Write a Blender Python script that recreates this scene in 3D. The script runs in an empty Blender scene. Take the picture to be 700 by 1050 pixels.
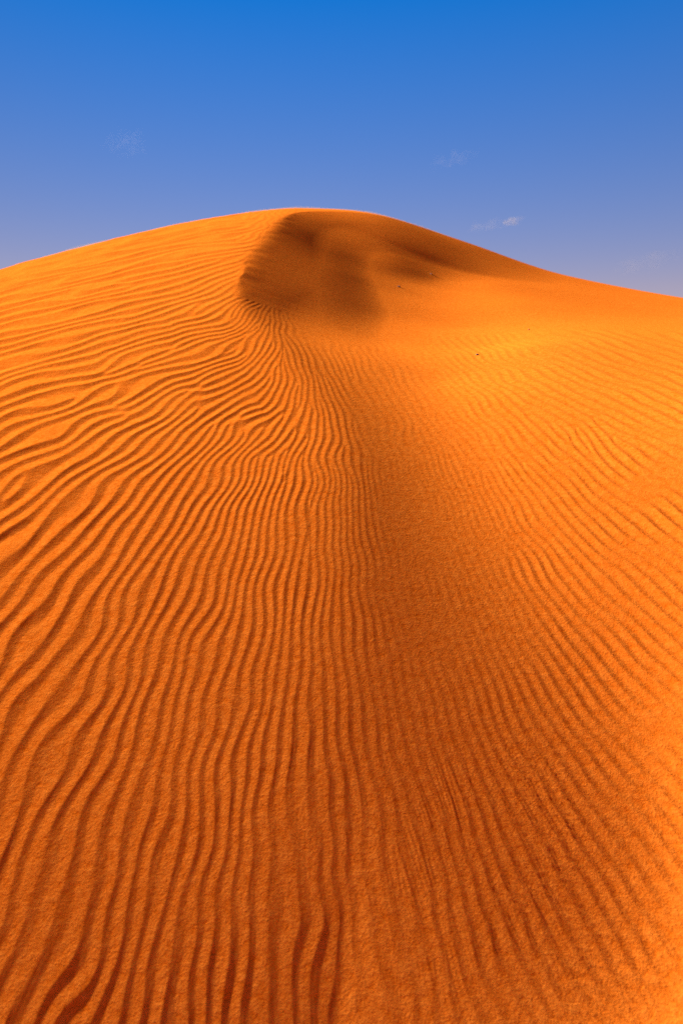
import bpy, math
from mathutils import Vector
import numpy as np

# ------------------------------------------------------------------ helpers
C = bpy.context.scene.collection
S = bpy.context.scene
rng = np.random.default_rng(11)
EYE = 1.5                        # eye height above the sand at the photographer's feet
PITCH = math.radians(12.0)       # the camera looks down by this much
CP, SP = math.cos(PITCH), math.sin(PITCH)
FPX = 700.0                      # focal length in the photograph's pixels (700 x 1050)


def sstep(a, b, v):
    t = np.clip((v - a) / (b - a), 0, 1)
    return t * t * (3 - 2 * t)


def knots(v, xs, ys):
    """smooth interpolation between knots"""
    v = np.clip(v, xs[0], xs[-1])
    i = np.clip(np.searchsorted(xs, v, side='right') - 1, 0, len(xs) - 2)
    xs, ys = np.asarray(xs, float), np.asarray(ys, float)
    t = (v - xs[i]) / (xs[i + 1] - xs[i])
    m = np.gradient(ys, xs)
    h = xs[i + 1] - xs[i]
    return (2 * t ** 3 - 3 * t * t + 1) * ys[i] + (t ** 3 - 2 * t * t + t) * h * m[i] + (3 * t * t - 2 * t ** 3) * ys[i + 1] + (t ** 3 - t * t) * h * m[i + 1]


def smax(a, b, k):
    return 0.5 * (a + b + np.sqrt((a - b) ** 2 + k * k))


def survey(px, py, y):
    """a point of the place measured from the photograph: sight line + distance"""
    r, u = (px - 350) / FPX, (525 - py) / FPX
    t = y / (CP + u * SP)
    return (r * t, y, (u * CP - SP) * t)


def smooth_noise(x, y, scale, seed):
    """cheap band-limited noise from a few dozen plane waves"""
    g = np.random.default_rng(seed)
    out = np.zeros_like(x)
    n = 14
    for _ in range(n):
        a, f, p = g.uniform(0, 2 * math.pi), g.uniform(.55, 1.5) / scale, g.uniform(0, 2 * math.pi)
        out += np.sin((x * math.cos(a) + y * math.sin(a)) * f * 2 * math.pi + p)
    return out / math.sqrt(n / 2)


# ------------------------------------------------------------------ shape of the dune (heights relative to the eye)
def windward(x, y):
    base = -1.5 + .52 * y - .0155 * y * y - .06 * np.clip(2.6 - y, 0, 3) ** 2
    d = np.maximum(-(x + .55), 0)
    far = sstep(1.0, 5.0, y)
    lat = (.03 + .115 * far) * d * d / (d + .5) + (.022 * far) * d * d
    e = x - .42                                     # the crown falls away to the right of the summit
    right = sstep(4.5, 7.5, y) * .35 * .5 * (e + np.sqrt(e * e + .5 * .5))
    return base - .94 * lat - right


# floor of the hollow and the slope on the right
FLOOR = [survey(*p) for p in [
    (462, 268, 8.2),
    (550, 353, 3.9), (550, 342, 4.4), (690, 356, 3.9), (690, 345, 4.4),
    (470, 251, 9.4), (550, 276, 9.5), (620, 293, 9.4), (660, 302, 9.3), (700, 310, 9.2), (800, 334, 9.2), (600, 315, 6.2), (700, 325, 6.1)]]
# the near hollow: how far the ground lies below the windward slope, met along each surveyed sight line
for px, py, drop in [(400, 420, .108), (430, 500, .107), (435, 600, .108), (455, 750, .088), (480, 950, .050), (440, 1040, .036), (520, 820, .072), (510, 680, .086),
                     (560, 500, .036), (570, 640, .058), (575, 850, .062), (600, 1020, .040), (690, 900, .045), (690, 1030, .028), (690, 700, .028), (690, 560, -.022), (690, 450, -.055),
                     (690, 390, .03), (550, 400, .055)]:
    ys = np.linspace(.6, 5, 4000)
    q = survey(px, py, ys)
    i = int(np.argmax(windward(q[0], ys) - drop > q[2]))
    FLOOR.append((q[0][i], ys[i], q[2][i]))
FLOOR += [(-.1, 5, .43), (.2, 5, .36), (.5, 5, .31), (.9, 5, .27), (-.1, 6, .75), (.2, 6, .66), (.5, 6, .59), (.9, 6, .53), (1.5, 6, .52),
          (-.1, 7, 1.06), (.2, 7, 1.0), (.5, 7, .93), (.9, 7, .81), (1.5, 7, .79), (0, 8, 1.37), (.5, 8, 1.34), (.25, 7.5, 1.18), (.8, 7.6, 1.12), (1.1, 8, 1.18), (.3, 8.4, 1.47), (.9, 8.5, 1.39), (1.4, 8.7, 1.36),
          (-.2, 4.2, .21), (.3, 4.2, .14), (.9, 4.2, .12), (0, 3.4, -.03), (.5, 3.4, -.07)]
FLOOR += [(-2.0, 5.0, .1), (-2.5, 8.0, .6), (-1.0, 2.5, -.75), (-.6, 1.2, -1.2), (1.5, 13, 1.3), (4, 13, .7), (8, 12, -.2), (7, 6, .3), (3.2, 2.5, -.05), (1.6, 1.1, -.6)]
FLOOR = np.array(FLOOR)


def _tps_k(d2):
    return .5 * d2 * np.log(d2 + 1e-9)


def _tps_fit(P, lam):
    n = len(P)
    d2 = ((P[:, None, :2] - P[None, :, :2]) ** 2).sum(-1)
    A = np.zeros((n + 3, n + 3))
    A[:n, :n] = _tps_k(d2) + lam * np.eye(n)
    A[:n, n] = 1; A[:n, n + 1:] = P[:, :2]
    A[n, :n] = 1; A[n + 1:, :n] = P[:, :2].T
    return np.linalg.solve(A, np.concatenate([P[:, 2], np.zeros(3)]))


FW = _tps_fit(FLOOR, .05)


def crest_distance(x, y):
    return line_distance(x, y, CREST)


def floor_surface(x, y):
    xc, yc = np.clip(x, -4, 9), np.clip(y, .7, 14)
    out = FW[-3] + FW[-2] * xc + FW[-1] * yc
    for (a, b, _), w in zip(FLOOR, FW[:-3]):
        out = out + w * _tps_k((xc - a) ** 2 + (yc - b) ** 2)
    out = out + .75 * (np.minimum(y, .7) - .7)
    s, at = line_distance(x, y, SPUR)               # low spur running down from the crest
    f = sstep(6.6, 7.2, y) * (1 - sstep(7.7, 8.4, y))
    return out + f * .04 / (1 + np.exp(np.clip(s / .11, -40, 40))) * np.exp(-np.abs(s) / .5)


# crest line in plan: up the ridge, along the sharp lip of the slip face, then round to the right
CREST = np.array([(.10, -3), (.10, 0), (.085, 1.2), (.07, 1.9), (.03, 2.5), (-.06, 2.9), (-.27, 3.4), (-.50, 3.85), (-.62, 4.3), (-.665, 5.1),
                  (-.65, 6.1), (-.615, 7.3), (-.55, 8.0), (-.36, 8.5), (0, 8.8), (.5, 9.05), (1.1, 9.25), (1.9, 9.5), (2.8, 10.2), (5, 12), (9, 16)])


def rounded(P, n=3):
    """Catmull-Rom curve through the surveyed points, so that the lip bends without corners"""
    Q = np.concatenate([[2 * P[0] - P[1]], P, [2 * P[-1] - P[-2]]])
    out = []
    for i in range(1, len(Q) - 2):
        for t in np.arange(n) / n:
            out.append(.5 * (2 * Q[i] + (Q[i + 1] - Q[i - 1]) * t + (2 * Q[i - 1] - 5 * Q[i] + 4 * Q[i + 1] - Q[i + 2]) * t * t
                             + (3 * Q[i] - Q[i - 1] - 3 * Q[i + 1] + Q[i + 2]) * t ** 3))
    return np.array(out + [P[-1]])


CREST = rounded(CREST, 4)
SPUR = np.array([survey(*q)[:2] for q in [(335, 214, 8.4), (345, 224, 8.05), (372, 240, 7.8), (395, 254, 7.6), (420, 272, 7.3), (452, 285, 7.0), (500, 295, 6.6)]][::-1])


def line_distance(x, y, CREST):
    best = np.full(x.shape, 1e9); sgn = np.ones(x.shape); ds, ats = [], []
    for i in range(len(CREST) - 1):
        (ax, ay), (bx, by) = CREST[i], CREST[i + 1]
        dx, dy = bx - ax, by - ay
        L2 = dx * dx + dy * dy
        t = np.clip(((x - ax) * dx + (y - ay) * dy) / L2, 0, 1)
        d2 = (x - ax - t * dx) ** 2 + (y - ay - t * dy) ** 2
        m = d2 < best
        best = np.where(m, d2, best)
        sgn = np.where(m, np.sign((x - ax) * dy - (y - ay) * dx), sgn)
        ds.append(np.sqrt(d2)); ats.append(ay + t * dy)
    best = np.sqrt(best)
    w = [np.exp(-np.minimum((d - best) / .45, 40)) for d in ds]
    return best * sgn, sum(a * b for a, b in zip(ats, w)) / sum(w)


def height(x, y):
    W = windward(x, y)
    F = floor_surface(x, y)
    sd, at = crest_distance(x, y)
    jag = .007 * smooth_noise(x, y, .28, 5) * sstep(3.6, 4.6, at) * (1 - sstep(8.2, 8.8, at))
    sd = sd + jag * np.exp(-np.abs(sd) / .05)
    soft = knots(at, [0, 1.5, 2.5, 3.3, 3.9, 4.4, 8.5, 9.4, 10], [.30, .22, .16, .12, .06, .012, .012, .08, .3])
    slope = knots(at, [0, 1.5, 2.5, 3.3, 3.9, 4.5, 8, 8.8, 9.4, 10.5], [.15, .22, .34, .41, .42, .385, .34, .13, .07, .08])
    down = .5 * (sd + np.sqrt(sd * sd + soft * soft)) - .25 * soft
    ramp = W - slope * down - .35 * (1 - sstep(7.3, 8.4, at)) * np.maximum(down - .5, 0) ** 2
    # left of the crest only the windward side counts
    F = F - 1.5 * np.maximum(-sd, 0) ** 2 / (np.maximum(-sd, 0) + .25)
    F = -smax(-F, -(W - .03 + .5 * np.maximum(sd, 0)), .03)          # never above the windward slope at the crest line
    k = knots(at, [0, 2.5, 3.9, 4.6, 8, 9, 10], [.06, .13, .12, .10, .14, .14, .10])
    h = np.maximum(ramp, F) + np.maximum(k - np.abs(ramp - F), 0) ** 2 / (4 * k)
    # away from the dune: low open sand to the horizon
    r = np.hypot(x, y - 3)
    far = -3.2 + .5 * smooth_noise(x, y, 60, 3) - .012 * np.minimum(r, 200)
    return h + (far - h) * sstep(11, 34, r)


def project(x, y, z):
    dep = np.maximum(y * CP - z * SP, .05)
    return 350 + FPX * x / dep, 525 - FPX * (y * SP + z * CP) / dep


# ------------------------------------------------------------------ the grid: fine near the eye, coarse far away
HALF = math.radians(42)
NF, NB = 1250, 150
th = np.concatenate([np.linspace(-HALF, HALF, NF), np.linspace(HALF, 2 * math.pi - HALF, NB + 2)[1:-1]])
NR = 1700
R0, R1 = .74, 13.5
rad = np.exp(np.linspace(math.log(R0), math.log(R1), NR))
rad_out = np.exp(np.linspace(math.log(R1), math.log(6000), 90))[1:]
rad_in = np.array([.1, .25, .4, .52, .6, .66, .70])
rr = np.concatenate([rad_in, rad, rad_out])
TH, RR = np.meshgrid(th, rr)
X, Y = RR * np.sin(TH), RR * np.cos(TH)
H = np.empty_like(X)
for a in range(0, len(rr), 200):
    H[a:a + 200] = height(X[a:a + 200], Y[a:a + 200])

# ------------------------------------------------------------------ wind ripples
# direction (rise of the crest line to the right, degrees), spacing and strength as surveyed across the dune
RIP = np.array([
    (40, 300, 5, 6.5, .8), (160, 265, 8, 6, .7), (230, 255, 8, 6, .6), (40, 350, 5, 9, .9), (150, 340, 4, 8, .9), (225, 340, 12, 7.5, .9),
    (245, 325, 40, 6, .7), (275, 365, 55, 8, .9), (303, 364, 122, 7, .7), (340, 402, 118, 7, .6), (330, 440, 85, 9, .8), (300, 440, 60, 10, 1),
    (265, 440, 35, 12, 1), (40, 420, 20, 13, 1), (130, 420, 20, 12, 1), (200, 405, 18, 11, 1), (240, 390, 22, 9, 1), (40, 490, 30, 18, 1), (130, 490, 30, 16, 1),
    (210, 480, 40, 15, 1), (270, 480, 55, 12, 1), (40, 570, 42, 23, 1), (130, 560, 50, 21, 1), (220, 540, 60, 18, 1), (300, 520, 75, 13, 1), (350, 500, 92, 10, .6),
    (368, 560, 97, 10, .5), (40, 650, 47, 27, 1), (130, 650, 52, 25, 1), (220, 640, 65, 21, 1), (300, 640, 82, 16, 1), (358, 640, 95, 13, .7),
    (40, 760, 55, 29, 1), (130, 760, 58, 27, 1), (220, 760, 70, 24, 1), (300, 760, 85, 21, 1), (360, 740, 97, 17, .8), (40, 860, 62, 34, 1),
    (130, 860, 66, 33, 1), (220, 860, 78, 28, 1), (300, 860, 88, 25, .8), (370, 860, 99, 23, .55), (40, 1000, 66, 36, 1), (130, 1000, 73, 35, 1),
    (220, 1000, 82, 33, 1), (300, 1000, 90, 31, .75), (380, 1000, 99, 29, .5), (450, 1000, 107, 29, .7),
    (450, 860, 112, 22, .75), (450, 760, 115, 17, .32), (440, 650, 118, 14, .05), (430, 550, 115, 11, .0), (540, 1000, 119, 32, .6), (620, 980, 128, 34, .8),
    (540, 880, 127, 25, .6), (620, 850, 132, 26, .8), (690, 800, 140, 25, .9), (540, 760, 135, 19, .5), (620, 740, 140, 19, .8), (690, 720, 145, 19, .9),
    (510, 640, 142, 13, .2), (600, 640, 146, 14, .7), (690, 640, 150, 14, .8), (500, 560, 140, 10, .12), (560, 560, 143, 11, .6), (650, 560, 148, 12, .8),
    (490, 480, 130, 9, .25), (540, 480, 135, 9, .7), (580, 480, 138, 10, .8), (660, 480, 145, 10, .8), (450, 420, 122, 8, .2), (500, 420, 130, 8, .7), (560, 420, 145, 8, .8),
    (650, 430, 150, 8, .8), (440, 380, 122, 7, .2), (480, 380, 135, 7, .5), (560, 380, 153, 7, .6), (660, 380, 157, 7, .6), (560, 345, 160, 6, .15), (670, 345, 162, 6, .2),
    (400, 460, 110, 9, .08), (410, 520, 110, 10, .02), (400, 600, 105, 12, .08), (400, 700, 103, 15, .3), (380, 420, 115, 8, .15),
    (320, 340, 118, 7, .0), (360, 330, 130, 6, .0), (420, 340, 140, 6, .0), (300, 300, 120, 6, .0), (350, 260, 120, 6, .0), (420, 260, 140, 6, .0), (520, 300, 160, 6, .0), (650, 310, 165, 6, .0)])


NEAR0, NEAR1, LIFT = 430, 530, 50


RIP[:, 3] *= np.interp(RIP[:, 0], [0, 240, 340, 700], [.76, .76, .90, 1.0])
RIP[:, 2] += 5 * np.interp(RIP[:, 0], [480, 560], [0, 1]) * np.interp(RIP[:, 1], [650, 800], [0, 1])
RIP[:, 4] *= 1 + np.interp(RIP[:, 0], [0, 430, 600, 700], [0, 0, 1.2, 2.2]) * np.interp(RIP[:, 1], [400, 480, 600, 800, 1050], [.1, .5, 1.1, .85, .6])
RIP[:, 3] *= np.interp(RIP[:, 1], [700, 1000], [1, .86]) * (1 - .2 * np.interp(RIP[:, 0], [380, 500], [0, 1]) * np.interp(RIP[:, 1], [600, 750], [0, 1]))


def fit_phase(ku, kv, trust):
    """the smooth phase whose gradient comes closest (relatively) to the wanted wave vectors"""
    q = 4
    a, b = ku[::q, ::q] * q * 2 * math.pi, kv[::q, ::q] * q * 2 * math.pi
    ny, nx = a.shape
    wt = (trust[::q, ::q] + 1e-4) / (a * a + b * b + .02)
    wx, wy = .5 * (wt[:, 1:] + wt[:, :-1]), .5 * (wt[1:] + wt[:-1])
    gx, gy = .5 * (a[:, 1:] + a[:, :-1]), .5 * (b[1:] + b[:-1])

    def div(fx, fy):
        o = np.zeros((ny, nx))
        o[:, :-1] += fx; o[:, 1:] -= fx
        o[:-1] += fy; o[1:] -= fy
        return -o

    def Aop(p):
        return div(wx * np.diff(p, axis=1), wy * np.diff(p, axis=0))

    ly, lx = np.arange(ny), np.arange(nx)
    eig = (2 - 2 * np.cos(math.pi * ly / ny))[:, None] + (2 - 2 * np.cos(math.pi * lx / nx))[None]
    eig[0, 0] = 1
    sw = np.sqrt(wt)

    def dct_solve(r):
        r = r / sw
        e = np.concatenate([r, r[::-1]], 0); e = np.concatenate([e, e[:, ::-1]], 1)
        E = np.fft.fft2(e)
        fy = (2 - 2 * np.cos(2 * math.pi * np.fft.fftfreq(2 * ny)))[:, None] + (2 - 2 * np.cos(2 * math.pi * np.fft.fftfreq(2 * nx)))[None]
        fy[0, 0] = 1; E[0, 0] = 0
        return np.real(np.fft.ifft2(E / fy))[:ny, :nx] / sw

    rhs = div(wx * gx, wy * gy)
    p = np.zeros((ny, nx)); r = rhs - Aop(p); zz = dct_solve(r); d = zz.copy(); rz = (r * zz).sum()
    for _ in range(60):
        Ad = Aop(d); al = rz / (d * Ad).sum()
        p += al * d; r -= al * Ad
        zz = dct_solve(r); rz2 = (r * zz).sum()
        d = zz + rz2 / rz * d; rz = rz2
    NY, NX = ku.shape
    iy, ix = np.minimum(np.arange(NY) / q, ny - 1.001), np.minimum(np.arange(NX) / q, nx - 1.001)
    i0, j0 = iy.astype(int), ix.astype(int)
    fy, fx = (iy - i0)[:, None], (ix - j0)[None]
    P = lambda di, dj: p[np.ix_(i0 + di, j0 + dj)]
    return (P(0, 0) * (1 - fx) + P(0, 1) * fx) * (1 - fy) + (P(1, 0) * (1 - fx) + P(1, 1) * fx) * fy


def ripples(kscale, step, sl_rows, iters, sig_r, sig_t, wobble, seed, kmax, noise, forks=0):
    """phase field of a stripe pattern that follows the surveyed directions, with forks and endings where rows meet"""
    rows = np.arange(sl_rows[0], sl_rows[1], step)
    x, y, z = X[rows][:, :NF], Y[rows][:, :NF], Hb[rows][:, :NF]
    px, py = project(x, y, z)
    qx, qy = np.clip(px, -60, 760), np.clip(py, 240, 1120)
    t = np.radians(RIP[:, 2])
    ks = np.stack([np.sin(t), np.cos(t)], 1) / RIP[:, 3:4]
    num = np.zeros((3,) + x.shape); den = np.zeros(x.shape); lsp = np.zeros(x.shape)
    for (cx, cy, _, s, amp), kv in zip(RIP, ks):
        w = 1 / (((qx - cx) ** 2 + (qy - cy) ** 2) / (1.0 * (20 + .035 * (cy - 250)) ** 2) + .15) ** 1.8
        num[0] += w * kv[0] * s; num[1] += w * kv[1] * s; num[2] += w * amp; lsp += w * math.log(s); den += w
    kx, ky, amp = num / den
    m = np.exp(-lsp / den) / np.maximum(np.hypot(kx, ky), .05)
    kx, ky = kx * m, ky * m
    a = wobble * smooth_noise(x / np.maximum(y, .5) * 3 + 7, np.log(np.maximum(y, .3)) * 3, .45, seed)
    kx, ky = kx * np.cos(a) - ky * np.sin(a), kx * np.sin(a) + ky * np.cos(a)
    # pull the picture-plane wave vector back on to the ground grid
    pu, pv = np.gradient(px, axis=1), np.gradient(px, axis=0)
    qu, qv = np.gradient(py, axis=1), np.gradient(py, axis=0)
    qv = np.where(qv < -.12, qv, -.12)
    ku, kv = (kx * pu + ky * qu) * kscale, (kx * pv + ky * qv) * kscale
    mag = np.hypot(ku, kv)
    lim = np.minimum(1, kmax / np.maximum(mag, 1e-9))
    ku, kv = ku * lim, kv * lim
    # nearer than the surveyed strip the pattern keeps its size on the ground
    r_ = np.hypot(x, y)
    near = py > 1075
    for j in range(x.shape[1]):
        i = int(near[:, j].sum())
        if 0 < i < len(rows):
            ku[:i, j] = ku[i, j] * r_[:i, j] / r_[i, j]
            kv[:i, j] = kv[i, j] * r_[:i, j] / r_[i, j]
    if noise < 5:
        trust = sstep(NEAR0, NEAR1, py + LIFT * (1 - sstep(150, 300, px)))
        lifted = py + LIFT * (1 - sstep(150, 300, px))
        zones = [trust, (1 - sstep(390, 450, lifted)) * sstep(235, 260, py) * (1 - sstep(200, 262, px)),
                 (1 - sstep(400, 450, py)) * sstep(325, 350, py) * sstep(420, 480, px)]
        Z0 = 0; ku0, kv0 = ku, kv
        for zn in zones:
            ph = fit_phase(ku0, kv0, zn)
            gu, gv = np.gradient(ph, axis=1) / 2 / math.pi, np.gradient(ph, axis=0) / 2 / math.pi
            bad = np.hypot(gu - ku0, gv - kv0) / np.hypot(ku0, kv0)
            zw = zn * (1 - sstep(.45, .8, bad))
            ku, kv = ku + (gu - ku) * zw, kv + (gv - kv) * zw
            Z0 = Z0 + zw * np.exp(1j * ph)
            if zn is trust: phi = ph
        trust = np.clip(np.abs(Z0), 0, 1)
    lm, an = np.log(np.hypot(ku, kv)), np.arctan2(kv, ku)
    ny, nx = x.shape
    Py, Px = ny + 60, nx + 60
    Py += Py % 2; Px += Px % 2
    fy, fx = np.meshgrid(np.fft.fftfreq(Py), np.fft.fftfreq(Px), indexing='ij')
    # a bank of filters covering the wave vectors in use (log-polar cells)
    dl, da = .36, math.radians(18)
    il, ia = np.floor(lm / dl).astype(int), np.round(an / da).astype(int)
    cells = {}
    key = (il + 1000) * 1000 + ia + 500
    uniq, cnt = np.unique(key, return_counts=True)
    bank = []
    for q, c in zip(uniq, cnt):
        if c < 250: continue
        l0, a0 = (q // 1000 - 1000 + .5) * dl, (q % 1000 - 500) * da
        m0 = math.exp(l0)
        cu, cv = m0 * math.cos(a0), m0 * math.sin(a0)
        wgt = np.exp(-((lm - l0) / (dl * .6)) ** 2 - ((np.angle(np.exp(1j * (an - a0)))) / (da * .6)) ** 2)
        wgt[wgt < 1e-3] = 0
        along = (fx * cu + fy * cv) / m0 - m0
        across = (fy * cu - fx * cv) / m0
        flt = np.exp(-.5 * (along / (m0 * sig_r)) ** 2 - .5 * (across / (m0 * sig_t)) ** 2)
        bank.append((wgt.astype(np.float32), flt.astype(np.float32)))
    tot = sum(w for w, _ in bank) + 1e-6
    g = np.random.default_rng(seed)
    Z = np.zeros((Py, Px), complex)
    Z[:ny, :nx] = noise * (g.normal(size=(ny, nx)) + 1j * g.normal(size=(ny, nx)))
    if noise < 5:
        Z[:ny, :nx] = Z[:ny, :nx] * ((1 - trust) + trust * forks * np.clip(1.2 - px / 500, .25, 1) * (1 - .92 * sstep(680, 860, py)) / (.42 * np.hypot(ku, kv) * noise)) + Z0
    for it in range(iters):
        Fz = np.fft.fft2(Z)
        out = np.zeros((ny, nx), complex)
        for w, flt in bank:
            out += w * np.fft.ifft2(Fz * flt)[:ny, :nx]
        out /= tot
        m = np.abs(out)
        out = out / (m + .15 * m.mean() + 1e-12)
        Z[:] = 0; Z[:ny, :nx] = out
    dd = np.hypot(x, y)
    lam = 1 / np.hypot(ku / ((th[1] - th[0]) * dd), kv / (step * math.log(R1 / R0) / (NR - 1) * dd))      # metres
    if noise < 5:                                    # close to the eye the rows run on unbroken
        tr = sstep(690, 830, py)
        out = out * (1 - tr) + tr * np.exp(1j * phi)
    return rows, out, amp, lam, px, py


def upsample_rows(rows, field, lo, hi):
    full = np.arange(lo, hi)
    pos = np.clip((full - rows[0]) / (rows[1] - rows[0]), 0, len(rows) - 1.001)
    i = pos.astype(int); f = (pos - i)[:, None]
    return field[i] * (1 - f) + field[i + 1] * f


def _ripple_table(lee, n=512):
    """one wavelength: long windward rise, sharp crest, steep lee that flattens into the hollow"""
    p = np.arange(n) / n
    up = np.clip(p / (1 - lee), 0, 1)
    dn = np.clip((p - (1 - lee)) / lee, 0, 1)
    h = np.where(p < 1 - lee, .75 * up + .25 * up * up * (3 - 2 * up), (1 - dn) ** 1.35)
    f = np.fft.fft(h) * np.exp(-.5 * (2 * math.pi * np.fft.fftfreq(n, 1 / n) * .028) ** 2)
    h = np.real(np.fft.ifft(f))
    return h - h.mean()


def profile(c, lee):
    tab = _ripple_table(lee)
    n = len(tab)
    p = ((np.angle(c) / (2 * math.pi)) % 1.0) * n
    i = p.astype(int); f = p - i
    return (tab[i % n] * (1 - f) + tab[(i + 1) % n] * f) * sstep(.0, .7, np.abs(c))


Hb = H.copy()
LO, HI = len(rad_in), len(rad_in) + NR
# local size of a grid cell in metres across and along
rows, z1, amp, lam, px, py = ripples(1.0, 2, (LO, HI), 5, .19, .15, .08, 21, .30, 1.5, 1.1)
Cz = upsample_rows(rows, z1, LO, HI)
lr = np.log(np.hypot(X[LO:HI, :NF], Y[LO:HI, :NF]))
tf = TH[LO:HI, :NF]
nearw = 1 - sstep(.3, 1.0, lr)
bend = 1.0 * smooth_noise(tf, lr * .8, .26, 41) * nearw + 1.0 * smooth_noise(tf, lr, .13, 42) * (1 - .6 * nearw) + .35 * smooth_noise(tf, lr * .8, .07, 43)
Cz = Cz * np.exp(1j * bend * np.clip(1.1 - tf * 1.2, .45, 1.2))           # crests wander a little to either side
A = upsample_rows(rows, amp, LO, HI)
PX = upsample_rows(rows, px, LO, HI); PY = upsample_rows(rows, py, LO, HI)
D = np.hypot(X[LO:HI, :NF], Y[LO:HI, :NF])
x0, y0 = X[LO:HI, :NF], Y[LO:HI, :NF]
wl = np.clip(upsample_rows(rows, lam, LO, HI), .03, .40)
fade = sstep(-HALF, -HALF + .05, TH[LO:HI, :NF]) * (1 - sstep(HALF - .05, HALF, TH[LO:HI, :NF]))
fade = fade * (1 - sstep(10.5, 13, D)) * sstep(.75, .84, D)
sd, at = crest_distance(x0, y0)
lipfade = np.where(at > 4.1, 1 - sstep(-.05, .0, sd), 1.0)
vary = np.clip(1 + .10 * smooth_noise(x0, y0, .35, 9), .4, 1.5)
A = A * (1 - .3 * np.exp(-((sd - .05) / .12) ** 2) * (1 - sstep(1.3, 2.0, D)))
# crowded rows stay low: sand that is squeezed together slumps
du = np.angle(Cz[:, 2:] * np.conj(Cz[:, :-2])) / 2; du = np.pad(du, ((0, 0), (1, 1)), mode='edge')
dv = np.angle(Cz[2:] * np.conj(Cz[:-2])) / 2; dv = np.pad(dv, ((1, 1), (0, 0)), mode='edge')
crowd = np.hypot(du / ((th[1] - th[0]) * D), dv / (math.log(R1 / R0) / (NR - 1) * D)) / (2 * math.pi) * wl
for _ in range(6):
    crowd = (crowd + np.roll(crowd, 2, 0) + np.roll(crowd, -2, 0) + np.roll(crowd, 2, 1) + np.roll(crowd, -2, 1)) / 5
A = A / np.maximum(crowd, 1) ** 1.3
rip = profile(Cz, .44) * wl * (.036 + .042 * sstep(1.2, 2.6, D)) * A * vary
# fine second set of streaks, strongest on the lower right
rows2, z2, amp2, lam2, _, _ = ripples(2.7, 2, (LO, HI), 1, .45, .10, .05, 33, .36, 9)
C2 = upsample_rows(rows2, z2, LO, HI)
m2 = sstep(620, 900, PY + .10 * (PX - 350)) * sstep(340, 470, PX) * np.clip(.75 + .35 * smooth_noise(x0, y0, .3, 17), .1, 1.4)
m2 = np.maximum(m2, .18 * sstep(600, 900, PY))
rip += (np.clip(np.real(C2), -1, 1)) * .0002 * m2 * np.clip(D, .9, 2.5)
H[LO:HI, :NF] += rip * fade * lipfade

# ------------------------------------------------------------------ the dune mesh
nr, nc = X.shape
co = np.empty((nr * nc + 1, 3), np.float32)
co[:-1, 0] = X.ravel(); co[:-1, 1] = Y.ravel(); co[:-1, 2] = H.ravel() + EYE
co[-1] = (0, 0, float(height(np.array([0.]), np.array([0.]))[0]) + EYE)
i, j = np.meshgrid(np.arange(nr - 1), np.arange(nc), indexing='ij')
jn = (j + 1) % nc
quads = np.stack([i * nc + j, i * nc + jn, (i + 1) * nc + jn, (i + 1) * nc + j], -1).reshape(-1, 4)[:, ::-1]
jj = np.arange(nc)
tris = np.stack([np.full(nc, nr * nc), (jj + 1) % nc, jj], -1)
me = bpy.data.meshes.new('sand_dune')
me.vertices.add(len(co)); me.vertices.foreach_set('co', co.ravel())
nl = quads.size + tris.size
me.loops.add(nl)
me.loops.foreach_set('vertex_index', np.concatenate([quads.ravel(), tris.ravel()]).astype(np.int32))
npoly = len(quads) + len(tris)
me.polygons.add(npoly)
starts = np.concatenate([np.arange(len(quads)) * 4, len(quads) * 4 + np.arange(len(tris)) * 3]).astype(np.int32)
me.polygons.foreach_set('loop_start', starts)
me.polygons.foreach_set('use_smooth', np.ones(npoly, bool))
me.update(calc_edges=True)
me.validate()


# ------------------------------------------------------------------ materials
def new_mat(name):
    m = bpy.data.materials.new(name); m.use_nodes = True
    nt = m.node_tree
    return m, nt, nt.nodes, nt.links, nt.nodes['Principled BSDF']


def sand_material():
    m, nt, N, L, b = new_mat('sand')
    tc = N.new('ShaderNodeTexCoord')
    # grains: noise with equal power in every octave, so some grain shows at every distance
    g = N.new('ShaderNodeTexNoise'); g.inputs['Scale'].default_value = 45; g.inputs['Detail'].default_value = 4.5; g.inputs['Roughness'].default_value = .95
    L.new(tc.outputs['Object'], g.inputs['Vector'])
    pat = N.new('ShaderNodeTexNoise'); pat.inputs['Scale'].default_value = 1.3; pat.inputs['Detail'].default_value = 6; pat.inputs['Roughness'].default_value = .6
    L.new(tc.outputs['Object'], pat.inputs['Vector'])
    r1 = N.new('ShaderNodeValToRGB')
    e = r1.color_ramp.elements
    e[0].position = .30; e[0].color = SAND_DARK
    e[1].position = .70; e[1].color = SAND_LIGHT
    L.new(g.outputs['Fac'], r1.inputs['Fac'])
    mx = N.new('ShaderNodeMix'); mx.data_type = 'RGBA'; mx.blend_type = 'MULTIPLY'
    mx.inputs[0].default_value = 1
    r2 = N.new('ShaderNodeValToRGB')
    r2.color_ramp.elements[0].position = .3; r2.color_ramp.elements[0].color = (.93, .90, .86, 1)
    r2.color_ramp.elements[1].position = .7; r2.color_ramp.elements[1].color = (1, 1, 1, 1)
    L.new(pat.outputs['Fac'], r2.inputs['Fac'])
    L.new(r1.outputs['Color'], mx.inputs[6]); L.new(r2.outputs['Color'], mx.inputs[7])
    L.new(mx.outputs[2], b.inputs['Base Color'])
    b.inputs['Roughness'].default_value = .9
    b.inputs['Specular IOR Level'].default_value = 0
    bp = N.new('ShaderNodeBump'); bp.inputs['Strength'].default_value = .55; bp.inputs['Distance'].default_value = .004
    L.new(g.outputs['Fac'], bp.inputs['Height'])
    L.new(bp.outputs['Normal'], b.inputs['Normal'])
    return m


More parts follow.
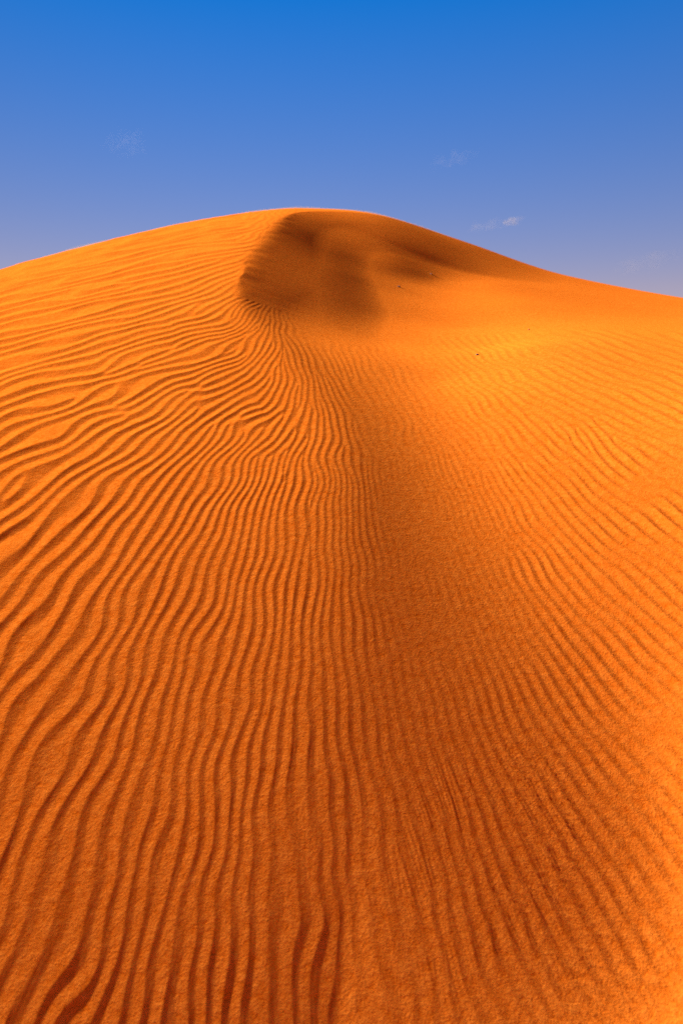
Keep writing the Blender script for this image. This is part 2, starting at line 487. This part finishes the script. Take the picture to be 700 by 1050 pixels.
VEIL, VEIL_DENSITY = .013, .25
SAND_DARK = (.65, .115, .003, 1)
SAND_LIGHT = (.91, .244, .026, 1)
sand = sand_material()
me.materials.append(sand)
dune = bpy.data.objects.new('sand_dune', me); C.objects.link(dune)
dune['kind'] = 'structure'
dune['label'] = 'rippled orange sand dune rising to a sharp curved crest'



def tag(o, label, cat, group=None):
    o['label'] = label; o['category'] = cat
    if group: o['group'] = group


def mesh_obj(name, verts, faces, mat, smooth=True):
    m = bpy.data.meshes.new(name); m.from_pydata([tuple(v) for v in verts], [], [tuple(f) for f in faces])
    m.materials.append(mat)
    if smooth: m.polygons.foreach_set('use_smooth', [True] * len(m.polygons))
    m.update()
    o = bpy.data.objects.new(name, m); C.objects.link(o)
    return o


def ball(nu, nv):
    v = [(0, 0, 1)]
    for a in range(1, nv):
        for b in range(nu):
            p, q = math.pi * a / nv, 2 * math.pi * b / nu
            v.append((math.sin(p) * math.cos(q), math.sin(p) * math.sin(q), math.cos(p)))
    v.append((0, 0, -1))
    f = [(0, 1 + b, 1 + (b + 1) % nu) for b in range(nu)]
    for a in range(nv - 2):
        for b in range(nu):
            f.append((1 + a * nu + b, 1 + (a + 1) * nu + b, 1 + (a + 1) * nu + (b + 1) % nu, 1 + a * nu + (b + 1) % nu))
    last = len(v) - 1
    f += [(last, last - nu + (b + 1) % nu, last - nu + b) for b in range(nu)]
    return np.array(v), f


# ------------------------------------------------------------------ dark pebbles on the smooth bench
def stone_material():
    m, nt, N, L, b = new_mat('dark_stone')
    n = N.new('ShaderNodeTexNoise'); n.inputs['Scale'].default_value = 180; n.inputs['Detail'].default_value = 3
    r = N.new('ShaderNodeValToRGB')
    r.color_ramp.elements[0].color = (.035, .018, .010, 1); r.color_ramp.elements[1].color = (.11, .05, .025, 1)
    tc = N.new('ShaderNodeTexCoord'); L.new(tc.outputs['Object'], n.inputs['Vector'])
    L.new(n.outputs['Fac'], r.inputs['Fac']); L.new(r.outputs['Color'], b.inputs['Base Color'])
    b.inputs['Roughness'].default_value = .7
    return m


stone = stone_material()


def ground_at(px, py):
    """first point of the dune on the sight line through a photograph pixel"""
    ys = np.linspace(1.0, 9.5, 1500)
    r, u = (px - 350) / FPX, (525 - py) / FPX
    t = ys / (CP + u * SP)
    gap = (u * CP - SP) * t - height(r * t, ys)
    i = int(np.argmax(gap < 0))
    return r * t[i], ys[i], float(height(np.array([r * t[i]]), ys[i:i + 1])[0]) + EYE


for k, (px, py, size, label) in enumerate([
        (489, 364, .007, 'tiny dark pebble lying where the right-hand ripples begin below the smooth bench'),
        (542, 338, .006, 'tiny dark pebble on the bare sand slope, farthest right of the pebbles'),
        (442, 281, .009, 'tiny dark pebble beside the low spur right of the slip face'),
        (409, 294, .010, 'small half-buried brown stone on smooth sand below the spur')]):
    v, f = ball(14, 9)
    v = v * (1 + .16 * smooth_noise(v[:, 0] + k * 3, v[:, 1] + v[:, 2], 1.3, 60 + k))[:, None] * size * np.array([1.2, .9, .7])
    o = mesh_obj('pebble', v, f, stone)
    gx, gy, gz = ground_at(px, py)
    o.location = (gx, gy, gz + size * .3)
    o.rotation_euler = (0, 0, k * 1.1)
    tag(o, label, 'pebble', 'pebbles on the dune')

# ------------------------------------------------------------------ sand blowing over the crest
na, nb = 120, 50
ta = np.radians(np.linspace(-34, 15, na)); ra = np.linspace(8.4, 12.5, nb)
TA, RA = np.meshgrid(ta, ra)
xa, ya = RA * np.sin(TA), RA * np.cos(TA)
ga = height(xa, ya) + EYE
s, t = np.linspace(0, 1, na)[None], np.linspace(0, 1, nb)[:, None]
lift = sstep(0, .25, s) * (1 - sstep(.7, 1, s)) * sstep(0, .35, t) * (1 - sstep(.8, 1, t))
lift = lift * VEIL * (1 + .45 * smooth_noise(xa, ya, .9, 71) + .25 * smooth_noise(xa, ya, .35, 72)).clip(.15)
top = np.stack([xa, ya, ga + lift], -1).reshape(-1, 3)
bot = np.stack([xa, ya, ga - .05], -1).reshape(-1, 3)
n0 = na * nb
fc = []
for i in range(nb - 1):
    for j in range(na - 1):
        a, b_, c, d = i * na + j, i * na + j + 1, (i + 1) * na + j + 1, (i + 1) * na + j
        fc.append((a, d, c, b_)[::-1]); fc.append((a + n0, b_ + n0, c + n0, d + n0)[::-1])
ring = [j for j in range(na)] + [i * na + na - 1 for i in range(1, nb)] + [(nb - 1) * na + j for j in range(na - 2, -1, -1)] + [i * na for i in range(nb - 2, 0, -1)]
for q in range(len(ring)):
    a, b_ = ring[q], ring[(q + 1) % len(ring)]
    fc.append((a, a + n0, b_ + n0, b_))
vm = bpy.data.materials.new('blowing_sand'); vm.use_nodes = True
VN, VL = vm.node_tree.nodes, vm.node_tree.links
VN.remove(VN['Principled BSDF'])
pv_ = VN.new('ShaderNodeVolumePrincipled')
pv_.inputs['Color'].default_value = (.50, .26, .03, 1); pv_.inputs['Density'].default_value = VEIL_DENSITY
pv_.inputs['Anisotropy'].default_value = .35
VL.new(pv_.outputs[0], VN['Material Output'].inputs['Volume'])
veil = mesh_obj('blowing_sand', np.concatenate([top, bot]), fc, vm)
veil['kind'] = 'stuff'; veil['label'] = 'thin veil of sand blowing over the sunlit crest of the dune'

# ------------------------------------------------------------------ small wisps of cloud, three kilometres off
def cloud_material(name, dens, seed, size):
    m = bpy.data.materials.new(name); m.use_nodes = True
    N, L = m.node_tree.nodes, m.node_tree.links
    N.remove(N['Principled BSDF'])
    v = N.new('ShaderNodeVolumePrincipled')
    v.inputs['Color'].default_value = (.36, .31, .35, 1); v.inputs['Anisotropy'].default_value = .3
    tc = N.new('ShaderNodeTexCoord')
    n = N.new('ShaderNodeTexNoise'); n.noise_dimensions = '4D'; n.inputs['W'].default_value = seed
    n.inputs['Scale'].default_value = 4.0 / size; n.inputs['Detail'].default_value = 4
    L.new(tc.outputs['Object'], n.inputs['Vector'])
    mp = N.new('ShaderNodeMapRange'); mp.inputs['From Min'].default_value = .42; mp.inputs['From Max'].default_value = .72
    mp.inputs['To Min'].default_value = 0; mp.inputs['To Max'].default_value = dens
    L.new(n.outputs['Fac'], mp.inputs['Value']); L.new(mp.outputs['Result'], v.inputs['Density'])
    L.new(v.outputs[0], N['Material Output'].inputs['Volume'])
    return m


for k, (px, py, wpx, hpx, dens, label) in enumerate([
        (525, 227, 22, 7, .016, 'small pale pink puff of cloud just above the right flank, brightest of the wisps'),
        (500, 231, 34, 8, .0030, 'faint ragged wisp trailing left of the pale pink puff of cloud'),
        (465, 163, 42, 9, .0014, 'very faint thin wisp of cloud highest in the sky, right of the summit'),
        (664, 268, 55, 16, .0016, 'faint broad wisp of cloud low over the right end of the dune'),
        (130, 146, 34, 18, .0008, 'very faint smudge of cloud alone in the left half of the sky')]):
    cx, cy, cz = survey(px, py, 3000)
    sc = 3000 / FPX
    v, f = ball(28, 16)
    lump = 1 + .28 * smooth_noise(v[:, 0] * 1.4 + 5 * k, v[:, 2] * 1.2 + v[:, 1], .9, 80 + k)
    v = v * lump[:, None] * np.array([wpx * .5 * sc, wpx * .35 * sc, hpx * .5 * sc])
    v[:, 2] += .18 * v[:, 0]
    o = mesh_obj('cloud_wisp', v, f, cloud_material('cloud_wisp', dens, k * 3.7, wpx * sc))
    o.location = (cx, cy, cz + EYE)
    tag(o, label, 'cloud', 'wisps of cloud')

# ------------------------------------------------------------------ sky, sun, camera
SUN_EL, SUN_AZ = math.radians(29.5), math.radians(44)      # azimuth measured from straight ahead towards the left
to_sun = (-math.cos(SUN_EL) * math.sin(SUN_AZ), math.cos(SUN_EL) * math.cos(SUN_AZ), math.sin(SUN_EL))
w = bpy.data.worlds.new('World'); S.world = w; w.use_nodes = True
N, L = w.node_tree.nodes, w.node_tree.links
SKY_LOW, SKY_HIGH, SKY_TOP = (.63, .38, .42, 1), (.010, .44, .84, 1), (.02, .06, .13, 1)
bg = N['Background']
sky = N.new('ShaderNodeTexSky'); sky.sky_type = 'NISHITA'; sky.sun_disc = False
sky.sun_elevation = SUN_EL
sky.sun_rotation = math.atan2(to_sun[0], to_sun[1])
sky.air_density = 1.0; sky.dust_density = 0; sky.ozone_density = 4.0
tcw = N.new('ShaderNodeTexCoord'); sep = N.new('ShaderNodeSeparateXYZ'); L.new(tcw.outputs['Generated'], sep.inputs[0])
air = N.new('ShaderNodeValToRGB')                 # the film's deep polarised blue above, lilac dust haze low down
e = air.color_ramp.elements
e[0].position = .10; e[0].color = SKY_LOW
e[1].position = .44; e[1].color = SKY_HIGH
q = e.new(.65); q.color = SKY_TOP
L.new(sep.outputs['Z'], air.inputs['Fac'])
tint = N.new('ShaderNodeMix'); tint.data_type = 'RGBA'; tint.blend_type = 'MULTIPLY'; tint.inputs[0].default_value = 1
L.new(sky.outputs['Color'], tint.inputs[6]); L.new(air.outputs['Color'], tint.inputs[7])
pol = N.new('ShaderNodeMapRange')                  # the polariser evens out the glow on the sun's side
pol.inputs['From Min'].default_value = -.45; pol.inputs['From Max'].default_value = .45
pol.inputs['To Min'].default_value = .74; pol.inputs['To Max'].default_value = 1.14
L.new(sep.outputs['X'], pol.inputs['Value'])
vs = N.new('ShaderNodeVectorMath'); vs.operation = 'SCALE'
L.new(tint.outputs[2], vs.inputs[0]); L.new(pol.outputs['Result'], vs.inputs['Scale'])
L.new(vs.outputs[0], bg.inputs['Color'])
bg.inputs['Strength'].default_value = .05   # low, the picture is exposed for the low sun

sl = bpy.data.lights.new('sun', 'SUN'); sl.energy = 5.0; sl.angle = math.radians(.5); sl.color = (1, .93, .80)
so = bpy.data.objects.new('sun', sl); C.objects.link(so)
so.rotation_euler = (-Vector(to_sun)).to_track_quat('-Z', 'Y').to_euler()
so.location = Vector(to_sun) * 60

cd = bpy.data.cameras.new('camera'); cam = bpy.data.objects.new('camera', cd); C.objects.link(cam)
cam.location = (0, 0, EYE)
cam.rotation_euler = (math.pi / 2 - PITCH, 0, 0)
cd.sensor_fit = 'HORIZONTAL'; cd.sensor_width = 24; cd.lens = 24
cd.dof.use_dof = True; cd.dof.focus_distance = 2.6; cd.dof.aperture_fstop = 3.2
cd.clip_start = .05; cd.clip_end = 20000
S.camera = cam

S.view_settings.view_transform = 'Standard'; S.view_settings.look = 'None'
S.view_settings.exposure = 1.70; S.view_settings.gamma = 1
S.view_settings.use_curve_mapping = False
S.cycles.use_denoising = False
